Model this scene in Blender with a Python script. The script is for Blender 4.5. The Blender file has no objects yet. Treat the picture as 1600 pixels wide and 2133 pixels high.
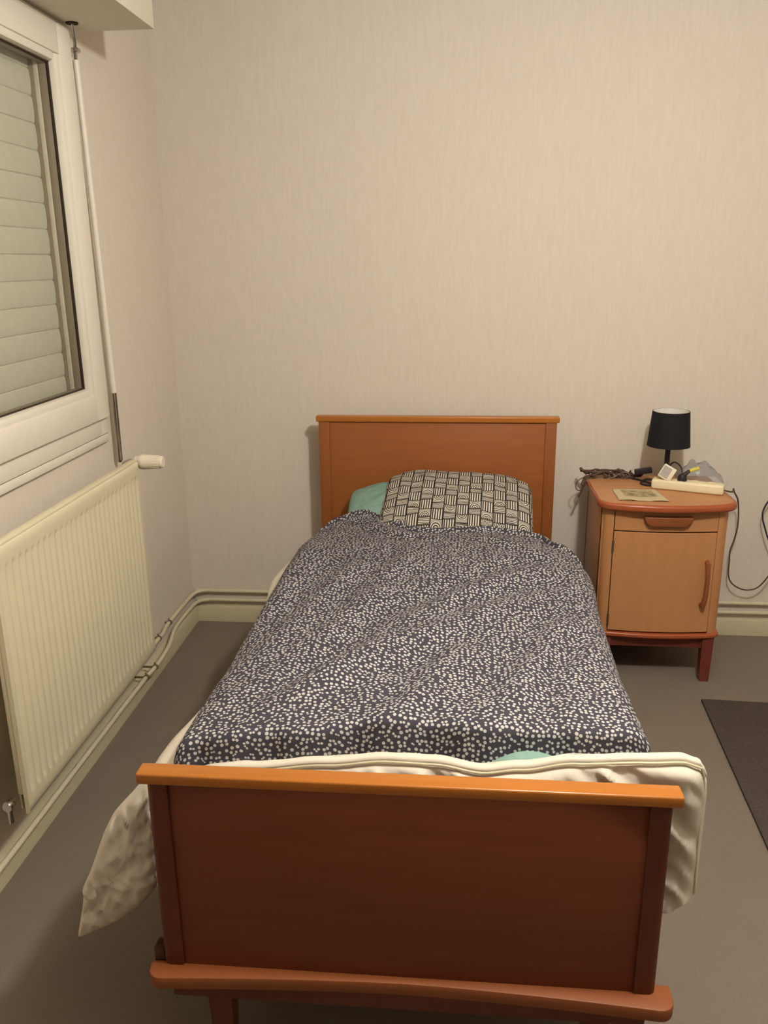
import bpy, bmesh, math, random
from mathutils import Vector, Matrix, noise

random.seed(7)
S = bpy.context.scene
COL = S.collection
PI = math.pi

# ------------------------------------------------------------------ helpers
class MB:
    """collects shapes in world metres and links them as ONE mesh object"""
    def __init__(self):
        self.bm = bmesh.new()
        self.uv = self.bm.loops.layers.uv.new('UVMap')

    def _merge(self, b):
        me = bpy.data.meshes.new('tmp')
        b.to_mesh(me); b.free()
        self.bm.from_mesh(me)
        bpy.data.meshes.remove(me)
        return self

    def box(self, x0, x1, y0, y1, z0, z1, bev=0.0, seg=2, mat=None):
        b = bmesh.new()
        bmesh.ops.create_cube(b, size=1)
        for v in b.verts:
            v.co = Vector(((x0+x1)/2 + v.co.x*(x1-x0), (y0+y1)/2 + v.co.y*(y1-y0), (z0+z1)/2 + v.co.z*(z1-z0)))
        if bev > 0:
            bmesh.ops.bevel(b, geom=b.edges[:], offset=bev, segments=seg, profile=0.5, affect='EDGES')
        if mat is not None:
            b.transform(mat)
        return self._merge(b)

    def prism(self, poly, z0, z1, bev=0.0, seg=3, axis='z', bev_bottom=True, bev_sides=False):
        """poly: list of (a,b); extruded along axis"""
        b = bmesh.new()
        def P(a, c, z):
            return Vector((a, c, z)) if axis == 'z' else (Vector((a, z, c)) if axis == 'y' else Vector((z, a, c)))
        lo = [b.verts.new(P(a, c, z0)) for a, c in poly]
        hi = [b.verts.new(P(a, c, z1)) for a, c in poly]
        n = len(poly)
        b.faces.new(lo[::-1]); b.faces.new(hi)
        for i in range(n):
            b.faces.new([lo[i], lo[(i+1) % n], hi[(i+1) % n], hi[i]])
        bmesh.ops.recalc_face_normals(b, faces=b.faces[:])
        if bev > 0:
            b.edges.ensure_lookup_table()
            s_hi = set(hi); s_lo = set(lo)
            ed = [e for e in b.edges if all(v in s_hi for v in e.verts) or (bev_bottom and all(v in s_lo for v in e.verts))
                  or (bev_sides and not (all(v in s_hi for v in e.verts) or all(v in s_lo for v in e.verts)))]
            bmesh.ops.bevel(b, geom=ed, offset=bev, segments=seg, profile=0.5, affect='EDGES')
        return self._merge(b)

    def tube(self, pts, r, seg=10, smooth_n=0, cap=True):
        pts = [Vector(p) for p in pts]
        if smooth_n:
            pts = spline(pts, smooth_n)
        rs = r if isinstance(r, (list, tuple)) else [r]*len(pts)
        b = bmesh.new()
        rings = []
        t0 = (pts[1]-pts[0]).normalized()
        up = Vector((0, 0, 1)) if abs(t0.z) < .9 else Vector((1, 0, 0))
        nrm = (up - t0*up.dot(t0)).normalized()
        for i, p in enumerate(pts):
            t = (pts[min(i+1, len(pts)-1)] - pts[max(i-1, 0)])
            t = t.normalized() if t.length > 1e-9 else t0
            nrm = (nrm - t*nrm.dot(t)).normalized()
            bi = t.cross(nrm)
            rings.append([b.verts.new(p + (nrm*math.cos(2*PI*k/seg) + bi*math.sin(2*PI*k/seg))*rs[i]) for k in range(seg)])
        for i in range(len(rings)-1):
            for k in range(seg):
                b.faces.new([rings[i][k], rings[i][(k+1) % seg], rings[i+1][(k+1) % seg], rings[i+1][k]])
        if cap:
            b.faces.new(rings[0][::-1]); b.faces.new(rings[-1])
        bmesh.ops.recalc_face_normals(b, faces=b.faces[:])
        return self._merge(b)

    def lathe(self, prof, origin, axis=(0, 0, 1), seg=40):
        """prof: (radius, height) pairs, revolved round axis at origin"""
        b = bmesh.new()
        q = Vector((0, 0, 1)).rotation_difference(Vector(axis).normalized())
        o = Vector(origin)
        rings = []
        for r, h in prof:
            if r < 1e-6:
                rings.append([b.verts.new(o + q @ Vector((0, 0, h)))])
            else:
                rings.append([b.verts.new(o + q @ Vector((r*math.cos(2*PI*k/seg), r*math.sin(2*PI*k/seg), h))) for k in range(seg)])
        for i in range(len(rings)-1):
            A, B = rings[i], rings[i+1]
            for k in range(seg):
                k2 = (k+1) % seg
                if len(A) == 1 and len(B) == 1: continue
                if len(A) == 1: b.faces.new([A[0], B[k2], B[k]])
                elif len(B) == 1: b.faces.new([A[k], A[k2], B[0]])
                else: b.faces.new([A[k], A[k2], B[k2], B[k]])
        bmesh.ops.recalc_face_normals(b, faces=b.faces[:])
        return self._merge(b)

    def grid(self, rows, uvs=None, wrap=False, flip=False):
        """rows: list of rows of points"""
        b = self.bm
        V = [[b.verts.new(Vector(p)) for p in r] for r in rows]
        nc = len(rows[0])
        for i in range(len(rows)-1):
            for j in range(nc if wrap else nc-1):
                j2 = (j+1) % nc
                q = [(i, j), (i, j2), (i+1, j2), (i+1, j)]
                if flip: q = q[::-1]
                try:
                    f = b.faces.new([V[a][c] for a, c in q])
                except ValueError:
                    continue
                if uvs:
                    for l, (a, c) in zip(f.loops, q):
                        l[self.uv].uv = uvs[a][c]
        return V

    def build(self, name, mat, parent=None, smooth=None, label=None, weld=0, solid=0, offset=-1, sub=0):
        if weld: bmesh.ops.remove_doubles(self.bm, verts=self.bm.verts[:], dist=weld)
        org = ORG.get(parent.name, Vector((0, 0, 0))) if parent else Vector((0, 0, 0))
        if parent is None:
            xs = [v.co.x for v in self.bm.verts]; ys = [v.co.y for v in self.bm.verts]; zs = [v.co.z for v in self.bm.verts]
            org = Vector(((min(xs)+max(xs))/2, (min(ys)+max(ys))/2, min(zs)))
        for v in self.bm.verts: v.co -= org
        me = bpy.data.meshes.new(name)
        self.bm.to_mesh(me); self.bm.free()
        me.materials.append(mat)
        ang = 0.6 if smooth is None else smooth
        if smooth != 0:
            me.shade_smooth()
            if ang < 3: me.set_sharp_from_angle(angle=ang)
        o = bpy.data.objects.new(name, me)
        COL.objects.link(o)
        if parent:
            o.parent = parent
            ORG[o.name] = org
        else:
            o.location = org
            ORG[o.name] = org
        if solid:
            m = o.modifiers.new('thickness', 'SOLIDIFY'); m.thickness = solid; m.offset = offset
        if sub:
            m = o.modifiers.new('smooth', 'SUBSURF'); m.levels = sub; m.render_levels = sub
        if label: o['label'] = label
        return o

ORG = {}

def spline(pts, n):
    pts = [Vector(p) for p in pts]
    out = []
    P = [pts[0]*2-pts[1]] + pts + [pts[-1]*2-pts[-2]]
    for i in range(1, len(P)-2):
        p0, p1, p2, p3 = P[i-1], P[i], P[i+1], P[i+2]
        for k in range(n):
            t = k/n
            out.append(0.5*((2*p1) + (p2-p0)*t + (2*p0-5*p1+4*p2-p3)*t*t + (3*p1-p0-3*p2+p3)*t**3))
    out.append(pts[-1])
    return out

def thing(name, label, cat, loc, group=None):
    o = bpy.data.objects.new(name, None)
    o.empty_display_size = .1
    COL.objects.link(o); o.location = loc
    ORG[o.name] = Vector(loc)
    o['label'] = label; o['category'] = cat
    if group: o['group'] = group
    return o

def tag(o, label, cat, group=None):
    o['label'] = label; o['category'] = cat
    if group: o['group'] = group
    return o

def struct(o):
    o['kind'] = 'structure'
    return o

def interp(tab, x):
    if x <= tab[0][0]: return tab[0][1]
    for (a, fa), (b, fb) in zip(tab, tab[1:]):
        if x <= b:
            t = (x-a)/(b-a); t = t*t*(3-2*t)
            return fa + (fb-fa)*t
    return tab[-1][1]

def sstep(a, b, x):
    t = max(0, min(1, (x-a)/(b-a)))
    return t*t*(3-2*t)

# ------------------------------------------------------------------ materials
def lin(c):
    return tuple(((v/255)/12.92 if v/255 <= .04045 else ((v/255+.055)/1.055)**2.4) for v in c) + (1,)

class NT:
    def __init__(self, name, rough=.6, spec=.3):
        self.m = bpy.data.materials.new(name); self.m.use_nodes = True
        self.t = self.m.node_tree; self.n = self.t.nodes
        self.b = self.n['Principled BSDF']
        self.b.inputs['Roughness'].default_value = rough
        self.b.inputs['Specular IOR Level'].default_value = spec
    def node(self, typ, **kw):
        nd = self.n.new(typ)
        for k, v in kw.items():
            if k.startswith('i_'): nd.inputs[k[2:].replace('_', ' ')].default_value = v
            else: setattr(nd, k, v)
        return nd
    def link(self, a, b): self.t.links.new(a, b)
    def val(self, x, sock):
        if isinstance(x, (int, float)): sock.default_value = x
        else: self.link(x, sock)
    def math(self, op, a, b=0.0, c=None):
        nd = self.n.new('ShaderNodeMath'); nd.operation = op
        self.val(a, nd.inputs[0]); self.val(b, nd.inputs[1])
        if c is not None: self.val(c, nd.inputs[2])
        return nd.outputs[0]
    def mix(self, fac, a, b, blend='MIX'):
        nd = self.n.new('ShaderNodeMix'); nd.data_type = 'RGBA'; nd.blend_type = blend
        self.val(fac, nd.inputs[0])
        for x, s in ((a, nd.inputs[6]), (b, nd.inputs[7])):
            if isinstance(x, tuple): s.default_value = x
            else: self.link(x, s)
        return nd.outputs[2]
    def coords(self, scale=(1, 1, 1), kind='Object', rot=(0, 0, 0)):
        tc = self.n.new('ShaderNodeTexCoord'); mp = self.n.new('ShaderNodeMapping')
        mp.inputs['Scale'].default_value = scale; mp.inputs['Rotation'].default_value = rot
        self.link(tc.outputs[kind], mp.inputs['Vector'])
        return mp.outputs[0]
    def noise(self, vec, scale, detail=3, rough=.5):
        nd = self.n.new('ShaderNodeTexNoise')
        nd.inputs['Scale'].default_value = scale; nd.inputs['Detail'].default_value = detail
        nd.inputs['Roughness'].default_value = rough
        self.link(vec, nd.inputs['Vector'])
        return nd.outputs['Fac']
    def ramp(self, fac, stops):
        nd = self.n.new('ShaderNodeValToRGB')
        e = nd.color_ramp.elements
        while len(e) < len(stops): e.new(.5)
        for el, (p, c) in zip(e, stops): el.position = p; el.color = c
        self.link(fac, nd.inputs[0])
        return nd.outputs[0]
    def bump(self, h, strength, dist=.002):
        nd = self.n.new('ShaderNodeBump')
        nd.inputs['Strength'].default_value = strength; nd.inputs['Distance'].default_value = dist
        self.link(h, nd.inputs['Height']); self.link(nd.outputs[0], self.b.inputs['Normal'])
    def color(self, c):
        if isinstance(c, tuple): self.b.inputs['Base Color'].default_value = c
        else: self.link(c, self.b.inputs['Base Color'])
        return self

def plain(name, c, rough=.5, spec=.3, metal=0, var=.06, scale=30, bump=0):
    k = NT(name, rough, spec)
    k.b.inputs['Metallic'].default_value = metal
    c = lin(c)
    f = k.noise(k.coords(), scale, 3)
    lo = tuple(v*(1-var) for v in c[:3])+(1,); hi = tuple(min(1, v*(1+var)) for v in c[:3])+(1,)
    k.color(k.ramp(f, [(.3, lo), (.7, hi)]))
    if bump: k.bump(f, bump)
    return k.m

def wallpaper():
    k = NT('cream textured wallpaper', .75, .2)
    big = k.noise(k.coords((1, 1, .6)), 2.2, 3)
    fib = k.noise(k.coords((70, 70, 9)), 1.6, 4, .6)
    fine = k.noise(k.coords((240, 240, 60)), 1.0, 2)
    c1 = k.ramp(fib, [(.3, lin((213, 202, 187))), (.7, lin((220, 210, 196)))])
    c2 = k.mix(k.math('MULTIPLY', big, .35), c1, lin((211, 200, 186)))
    k.color(c2)
    k.bump(k.math('ADD', fib, k.math('MULTIPLY', fine, .5)), .12, .002)
    return k.m

def carpet(name, a, b, sc=260, big=2.5):
    k = NT(name, .95, .05)
    f = k.noise(k.coords(), sc, 3, .7)
    g = k.noise(k.coords(), big, 4, .6)
    c = k.ramp(f, [(.3, lin(a)), (.7, lin(b))])
    d = k.mix(k.math('MULTIPLY', g, .55), c, tuple(v*.78 for v in lin(a)[:3])+(1,))
    k.color(d); k.bump(f, .6, .004)
    return k.m

def wood(name, a, b, rough=.38, axis='x', sc=1.0, spec=.45):
    k = NT(name, rough, spec)
    s = {'x': (1.2, 14, 14), 'y': (14, 1.2, 14), 'z': (14, 14, 1.2)}[axis]
    f = k.noise(k.coords(tuple(v*sc for v in s)), 3, 5, .6)
    s2 = {'x': (6, 160, 160), 'y': (160, 6, 160), 'z': (160, 160, 6)}[axis]
    g = k.noise(k.coords(s2), 1.5, 3)
    h = k.math('ADD', k.math('MULTIPLY', f, .7), k.math('MULTIPLY', g, .3))
    k.color(k.ramp(h, [(.3, lin(a)), (.7, lin(b))]))
    k.bump(g, .06, .001)
    return k.m

def dotted():
    k = NT('navy dotted cotton', .85, .15)
    uv = k.coords((1, 1, 1), 'UV')
    vo = k.node('ShaderNodeTexVoronoi', voronoi_dimensions='2D', feature='F1')
    vs = k.node('ShaderNodeTexVoronoi', voronoi_dimensions='2D', feature='N_SPHERE_RADIUS')
    for q in (vo, vs):
        q.inputs['Scale'].default_value = 1/.0108
        q.inputs['Randomness'].default_value = .80
        k.link(uv, q.inputs['Vector'])
    sep = k.node('ShaderNodeSeparateColor'); k.link(vo.outputs['Color'], sep.inputs[0])
    rad = k.math('MINIMUM', k.math('ADD', .29, k.math('MULTIPLY', sep.outputs[0], .08)), k.math('MAXIMUM', .20, k.math('MULTIPLY', vs.outputs['Radius'], .88)))
    d = k.math('SUBTRACT', rad, vo.outputs['Distance'])
    fac = k.node('ShaderNodeMapRange'); fac.inputs['From Min'].default_value = -.03; fac.inputs['From Max'].default_value = .05
    k.link(d, fac.inputs['Value'])
    weave = k.noise(uv, 900, 2)
    base = k.mix(weave, lin((58, 56, 63)), lin((72, 69, 77)))
    k.color(k.mix(fac.outputs[0], base, lin((190, 186, 182))))
    k.bump(weave, .2, .001)
    return k.m

def rainbow():
    """black fabric with cream line blocks: upright stripes, lying stripes and nested arches"""
    k = NT('black and cream line pattern cotton', .85, .15)
    uv = k.coords((1, 1, 1), 'UV')
    sx = k.node('ShaderNodeSeparateXYZ'); k.link(uv, sx.inputs[0])
    cw, per = .0465, .150
    U = k.math('DIVIDE', sx.outputs[0], cw); V = k.math('DIVIDE', sx.outputs[1], per)
    col = k.math('FLOOR', U); fu = k.math('SUBTRACT', U, col)
    V2 = k.math('ADD', V, k.math('MULTIPLY', col, .39))
    row = k.math('FLOOR', V2); fr = k.math('SUBTRACT', V2, row)
    cmb = k.node('ShaderNodeCombineXYZ'); k.link(col, cmb.inputs[0]); k.link(row, cmb.inputs[1])
    wn = k.node('ShaderNodeTexWhiteNoise', noise_dimensions='2D'); k.link(cmb.outputs[0], wn.inputs['Vector'])
    A, B = .42, .68
    isv = k.math('LESS_THAN', fr, A); isa = k.math('GREATER_THAN', fr, B)
    ish = k.math('SUBTRACT', 1, k.math('ADD', isv, isa))
    vs = k.math('SINE', k.math('MULTIPLY', fu, 2*PI*5))
    hs = k.math('SINE', k.math('MULTIPLY', k.math('SUBTRACT', fr, A), 2*PI*5.5/(B-A)))
    cx = k.math('SUBTRACT', fu, .5)
    fa = k.math('DIVIDE', k.math('SUBTRACT', fr, B), 1-B)
    up = k.math('GREATER_THAN', wn.outputs['Value'], .4)
    fvf = k.math('ADD', k.math('MULTIPLY', up, fa), k.math('MULTIPLY', k.math('SUBTRACT', 1, up), k.math('SUBTRACT', 1, fa)))
    cy = k.math('MULTIPLY', fvf, (1-B)*per/cw*.62)
    rr = k.math('SQRT', k.math('ADD', k.math('MULTIPLY', cx, cx), k.math('MULTIPLY', cy, cy)))
    ar = k.math('SINE', k.math('MULTIPLY', rr, 2*PI*7))
    ar = k.math('MULTIPLY', ar, k.math('LESS_THAN', rr, .52))
    tot = k.math('ADD', k.math('ADD', k.math('MULTIPLY', isv, vs), k.math('MULTIPLY', ish, hs)), k.math('MULTIPLY', isa, ar))
    fac = k.node('ShaderNodeMapRange'); fac.inputs['From Min'].default_value = -.35; fac.inputs['From Max'].default_value = .25
    k.link(tot, fac.inputs['Value'])
    fv = k.math('MULTIPLY', k.math('GREATER_THAN', k.math('ABSOLUTE', k.math('SUBTRACT', fr, A)), .018), k.math('GREATER_THAN', k.math('ABSOLUTE', k.math('SUBTRACT', fr, B)), .018))
    fv = k.math('MULTIPLY', fv, k.math('MULTIPLY', k.math('GREATER_THAN', fr, .015), k.math('LESS_THAN', fr, .985)))
    edge = k.math('MULTIPLY', k.math('GREATER_THAN', fu, .05), k.math('LESS_THAN', fu, .95))
    edge = k.math('MULTIPLY', edge, fv)
    k.color(k.mix(k.math('MULTIPLY', fac.outputs[0], edge), lin((44, 40, 38)), lin((206, 198, 182))))
    return k.m

def glassmat():
    m = bpy.data.materials.new('window glass'); m.use_nodes = True
    t = m.node_tree; t.nodes.clear()
    o = t.nodes.new('ShaderNodeOutputMaterial'); mx = t.nodes.new('ShaderNodeMixShader')
    tr = t.nodes.new('ShaderNodeBsdfTransparent'); gl = t.nodes.new('ShaderNodeBsdfGlossy')
    tr.inputs[0].default_value = (.95, .965, .94, 1)
    gl.inputs['Roughness'].default_value = .02
    fr = t.nodes.new('ShaderNodeFresnel'); fr.inputs[0].default_value = 1.3
    t.links.new(fr.outputs[0], mx.inputs[0]); t.links.new(tr.outputs[0], mx.inputs[1]); t.links.new(gl.outputs[0], mx.inputs[2])
    t.links.new(mx.outputs[0], o.inputs[0])
    return m

def plastic_film():
    m = bpy.data.materials.new('clear plastic film'); m.use_nodes = True
    t = m.node_tree; t.nodes.clear()
    o = t.nodes.new('ShaderNodeOutputMaterial'); mx = t.nodes.new('ShaderNodeMixShader')
    tr = t.nodes.new('ShaderNodeBsdfTransparent'); gl = t.nodes.new('ShaderNodeBsdfPrincipled')
    tr.inputs[0].default_value = (.88, .89, .91, 1)
    gl.inputs['Base Color'].default_value = lin((168, 168, 170)); gl.inputs['Roughness'].default_value = .22
    nz = t.nodes.new('ShaderNodeTexNoise'); nz.inputs['Scale'].default_value = 40
    mr = t.nodes.new('ShaderNodeMapRange'); mr.inputs['To Min'].default_value = .12; mr.inputs['To Max'].default_value = .5
    t.links.new(nz.outputs['Fac'], mr.inputs['Value']); t.links.new(mr.outputs[0], mx.inputs[0])
    t.links.new(tr.outputs[0], mx.inputs[1]); t.links.new(gl.outputs[0], mx.inputs[2]); t.links.new(mx.outputs[0], o.inputs[0])
    return m

def newsprint():
    k = NT('printed paper', .8, .1)
    uv = k.coords((1, 1, 1), 'UV')
    a = k.noise(uv, 7, 4, .7)
    sx = k.node('ShaderNodeSeparateXYZ'); k.link(uv, sx.inputs[0])
    u, v = sx.outputs[0], sx.outputs[1]
    u = k.math('ADD', u, k.math('MULTIPLY', k.math('SUBTRACT', a, .5), .12)); v = k.math('ADD', v, k.math('MULTIPLY', k.math('SUBTRACT', a, .5), .16))
    inside = k.math('MULTIPLY', k.math('MULTIPLY', k.math('GREATER_THAN', u, .17), k.math('LESS_THAN', u, .86)),
                    k.math('MULTIPLY', k.math('GREATER_THAN', v, .30), k.math('LESS_THAN', v, .86)))
    pic = k.ramp(a, [(.32, lin((110, 96, 70))), (.62, lin((182, 164, 128)))])
    k.color(k.mix(inside, lin((196, 178, 142)), pic))
    return k.m

M = {}
M['wall'] = wallpaper()
M['wallb'] = plain('darkened low bounce wall', (120, 98, 76), .8, .1)  # unseen wall behind the camera, darkened to cut light bounced onto the footboard
M['ceil'] = plain('ceiling paint', (226, 220, 206), .8, .1)
M['floor'] = carpet('grey brown carpet', (121, 110, 97), (142, 130, 116))
M['rug'] = carpet('dark grey rug pile', (72, 64, 60), (96, 86, 80), 180, 9)
M['trim'] = plain('cream gloss trim paint', (196, 186, 154), .45, .4, var=.03)
M['pipe'] = plain('cream pipe paint', (206, 196, 168), .4, .4, var=.03)
M['clip'] = plain('brown clip', (116, 100, 76), .6, .2)
M['rad'] = plain('cream radiator enamel', (212, 203, 172), .38, .4, var=.02)
M['pvc'] = plain('white pvc', (226, 219, 203), .4, .4, var=.02)
M['boxw'] = plain('white painted board', (222, 214, 196), .6, .2, var=.02)
M['gasket'] = plain('dark rubber gasket', (62, 50, 42), .7, .1)
M['slat'] = plain('pale grey green shutter slat', (192, 188, 170), .5, .3, var=.04)
M['rail'] = plain('grey guide rail', (206, 196, 176), .5, .3)
M['raild'] = plain('grey brown rebate', (140, 124, 104), .5, .3)
M['chrome'] = plain('chrome', (190, 184, 176), .22, .5, metal=1)
M['valve'] = plain('white valve plastic', (226, 216, 194), .4, .4, var=.02)
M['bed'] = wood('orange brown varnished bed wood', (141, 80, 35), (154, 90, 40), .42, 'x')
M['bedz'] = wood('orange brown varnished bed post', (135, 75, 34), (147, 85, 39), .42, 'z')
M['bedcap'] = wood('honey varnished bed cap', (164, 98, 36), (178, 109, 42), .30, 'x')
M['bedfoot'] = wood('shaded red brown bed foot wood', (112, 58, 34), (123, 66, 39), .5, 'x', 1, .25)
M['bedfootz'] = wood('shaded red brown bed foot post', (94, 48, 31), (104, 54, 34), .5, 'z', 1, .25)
M['plinth'] = wood('brown varnished plinth', (132, 74, 40), (146, 84, 46), .5, 'x', 1, .3)
M['bdark'] = wood('dark brown block', (74, 44, 28), (84, 52, 33), .5, 'z')
M['beech'] = wood('light beech veneer', (176, 122, 78), (188, 134, 88), .45, 'z', .6)
M['beechx'] = wood('light beech veneer lying', (176, 122, 78), (188, 134, 88), .45, 'x', .6)
M['redwood'] = wood('red brown stained edge', (150, 74, 42), (166, 87, 50), .3, 'x')
M['handle'] = wood('brown wooden handle', (128, 72, 40), (145, 84, 48), .35, 'x')
M['leg'] = wood('dark red brown leg', (104, 46, 36), (118, 56, 42), .4, 'z')
M['dot'] = dotted()
M['rain'] = rainbow()
M['mint'] = plain('mint cotton', (128, 158, 146), .85, .1, var=.06, scale=60, bump=.1)
M['white'] = plain('white cotton quilt', (216, 207, 190), .8, .15, var=.03, scale=40, bump=.15)
M['mattress'] = plain('white mattress ticking', (226, 218, 196), .85, .1, var=.03)
M['black'] = plain('black lamp fabric', (30, 29, 31), .75, .2)
M['blackp'] = plain('black plastic', (42, 34, 34), .5, .3)
M['brownc'] = plain('brown cable', (88, 68, 56), .6, .2)
M['greyc'] = plain('grey cable', (120, 104, 92), .6, .2)
M['shadein'] = plain('white shade lining', (226, 222, 214), .7, .1)
M['bulb'] = plain('frosted bulb glass', (236, 232, 222), .3, .5)
M['whitep'] = plain('cream white plastic', (228, 214, 178), .42, .4, var=.03)
M['socket'] = plain('dark socket hole', (70, 60, 48), .7, .1)
M['greyl'] = plain('grey label paper', (172, 164, 156), .6, .2, var=.1, scale=90)
M['yellow'] = plain('yellow tag', (206, 194, 84), .5, .2)
M['film'] = plastic_film()
M['paper'] = newsprint()
M['glass'] = glassmat()
M['bluec'] = plain('dark blue cable', (44, 42, 56), .5, .3)

# ------------------------------------------------------------------ room
X0, Y0, XR, YF, ZC = -.025, .03, 3.6, -6.4, 2.62
# back wall
struct(MB().box(X0-.3, XR+.15, Y0, Y0+.15, -.1, ZC).build('wall_back', M['wall'], smooth=0))
# left wall with window opening
WY0, WY1, WZ0, WZ1 = -2.45, -.80, 1.10, 2.32
lw = MB()
lw.box(X0-.28, X0, WY1, Y0, -.1, ZC)
lw.box(X0-.28, X0, YF, WY0, -.1, ZC)
lw.box(X0-.28, X0, WY0, WY1, -.1, WZ0)
lw.box(X0-.28, X0, WY0, WY1, WZ1, ZC)
struct(lw.build('wall_left', M['wall'], smooth=0))
struct(MB().box(XR, XR+.15, YF, Y0, -.1, ZC).build('wall_right', M['wall'], smooth=0))
struct(MB().box(X0-.3, XR+.15, YF-.15, YF, -.1, ZC).build('wall_front', M['wallb'], smooth=0))
struct(MB().box(X0-.3, XR+.15, YF-.15, Y0+.15, -.1, 0).build('floor', M['floor'], smooth=0))
struct(MB().box(X0-.3, XR+.15, YF-.15, Y0+.15, ZC, ZC+.1).build('ceiling', M['ceil'], smooth=0))
def base_profile(a, h=.078, th=.022):
    return [(a, 0), (a+th, 0), (a+th, h-.012), (a+th-.004, h-.004), (a+th-.012, h), (a, h)]
bb = MB(); bb.prism([(Y0-(x-X0)-0, z) for x, z in base_profile(X0)], X0, XR, axis='x')
struct(bb.build('baseboard_back', M['trim']))
bb = MB(); bb.prism(base_profile(X0), YF, Y0-.022, axis='y')
struct(bb.build('baseboard_left', M['trim']))

# ------------------------------------------------------------------ window
win = bpy.data.objects.new('window_1', None); COL.objects.link(win); win.location = (0, -1.6, 1.1)
ORG[win.name] = Vector(win.location); struct(win)
def ring(mb, x0, x1, ya, yb, za, zb, w, bev=.004):
    """rectangular frame of bar width w (y range ya..yb, z range za..zb)"""
    mb.box(x0, x1, yb-w, yb, za, zb, bev); mb.box(x0, x1, ya, ya+w, za, zb, bev)
    mb.box(x0, x1, ya+w-.001, yb-w+.001, zb-w, zb, bev); mb.box(x0, x1, ya+w-.001, yb-w+.001, za, za+w, bev)
f = MB(); ring(f, -.045, -.004, -2.49, -.757, 1.048, 2.35, .062)
f.build('outer_frame', M['pvc'], win)
sa = MB()
# sash with a bevelled inner slope
yb, ya, za, zb = -.778, -2.46, 1.106, 2.281
ring(sa, -.045, .012, ya, yb, za, zb, .088, .006)
ring(sa, -.045, .006, ya+.08, yb-.08, za+.075, zb-.075, .035, .010)
sash = sa.build('sash', M['pvc'], win)
g = MB(); ring(g, -.020, -.0135, ya+.114, yb-.114, za+.108, zb-.108, .006, .001)
g.build('gasket', M['gasket'], sash)
g = MB(); g.grid([[(-.018, ya+.112, za+.106), (-.018, yb-.112, za+.106)], [(-.018, ya+.112, zb-.106), (-.018, yb-.112, zb-.106)]])
g.build('glass_pane', M['glass'], sash)
g = MB(); ring(g, -.0455, -.022, ya+.113, yb-.113, za+.107, zb-.107, .006, .001)
g.build('outer_rebate', M['raild'], sash)
tr = MB(); tr.box(X0-.005, -.008, -2.49, -.757, 1.018, 1.046, .004)
tr.build('sill_trim', M['pvc'], win)

# roller shutter outside the glass
sh = thing('roller_shutter', 'closed pale grey green roller shutter behind the window glass', 'shutter', (-.07, -1.6, 1.1))
rows = []
z = 1.11; pitch = .0745
prof = []
while z < 2.24:
    for t, dx in ((0, -.004), (.04, -.001), (.2, .001), (.5, .002), (.8, .001), (.96, -.0005)):
        prof.append((z+t*pitch, dx))
    z += pitch
for zz, dx in prof:
    rows.append([(-.072+dx, -2.36, zz), (-.072+dx, -.885, zz)])
s = MB(); s.grid(rows); s.build('slat_curtain', M['slat'], sh, smooth=.5)
r = MB(); r.box(-.061, -.0465, -.8995, -.803, 1.105, 2.31, .002)
r.build('guide_rail', M['rail'], sh)
r = MB(); r.box(-.082, -.0615, -.902, -.803, 1.105, 2.31, .002)
r.build('rail_lip', M['raild'], sh)
r = MB(); r.box(-.082, -.0465, -2.445, -2.35, 1.105, 2.31, .002)
r.build('guide_rail', M['rail'], sh)

# shutter box above the window
bx = thing('shutter_box', 'white boxed-in roller shutter casing above the window', 'shutter box', (.1, -2., 2.29))
b = MB(); b.box(X0, .245, -4.2, -.695, 2.292, ZC-.002, .003)
b.build('casing', M['boxw'], bx)
b = MB(); b.lathe([(.0, 0), (.018, 0), (.018, .004), (0, .004)], (.030, -.80, 2.2885), (0, 0, 1), 20)
b.build('crank_hole', M['gasket'], bx)

# crank
cr = thing('shutter_crank', 'thin white shutter crank rod with chrome handle beside the window', 'crank', (0, -.72, .93))
b = MB(); b.tube([(.030, -.800, 2.30), (.018, -.765, 2.255), (.006, -.74, 2.235)], .005, 8)
b.tube([(.006, -.74, 2.238), (.003, -.738, 2.19)], .006, 8)
b.box(-.010, .018, -.752, -.726, 2.226, 2.238, .003)
b.build('universal_joint', M['chrome'], cr, label='chrome universal joint')
b = MB(); b.tube([(.003, -.738, 2.205), (.002, -.72, 1.7), (.0, -.702, 1.175)], .0095, 12)
b.build('rod', M['pvc'], cr)
b = MB(); b.tube([(-.002, -.700, 1.18), (-.001, -.702, 1.17), (-.002, -.706, .935), (-.002, -.706, .93)], [.009, .0105, .0105, .008], 12)
b.tube([(.010, -.712, 1.176), (.010, -.716, .94)], .0045, 8)
b.build('handle', M['chrome'], cr, label='chrome crank handle')

# ------------------------------------------------------------------ radiator
ra = thing('radiator', 'cream ribbed panel radiator on the wall below the window', 'radiator', (.06, -1.29, .25))
RY0, RY1, RZ0, RZ1, RXF = -1.756, -.826, .248, .966, .112
rows = []
NZ = [0, .004, .012, .03, .046, .052, .058, .066] + [.066 + (.585)*i/8 for i in range(1, 9)] + [.657, .663, .669, .69, .706, .714, .718]
ny = 28*10
def flute(y):
    t = (y-RY0-.012)/(RY1-RY0-.024)
    if t < 0 or t > 1: return 0
    c = .5-.5*math.cos(2*PI*t*28)
    return c**1.5
for dz in NZ:
    row = []
    m = sstep(.046, .066, dz)*(1-sstep(.651, .669, dz))
    ex = 0
    if dz < .012: ex = -.012*(1-dz/.012)**2
    if dz > .706: ex = -.014*((dz-.706)/.012)**2
    for j in range(ny+1):
        y = RY0+(RY1-RY0)*j/ny
        e2 = 0
        row.append((RXF+ex-.0065*flute(y)*m+e2, y, RZ0+dz))
    rows.append(row)
p = MB(); p.grid(rows)
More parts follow.
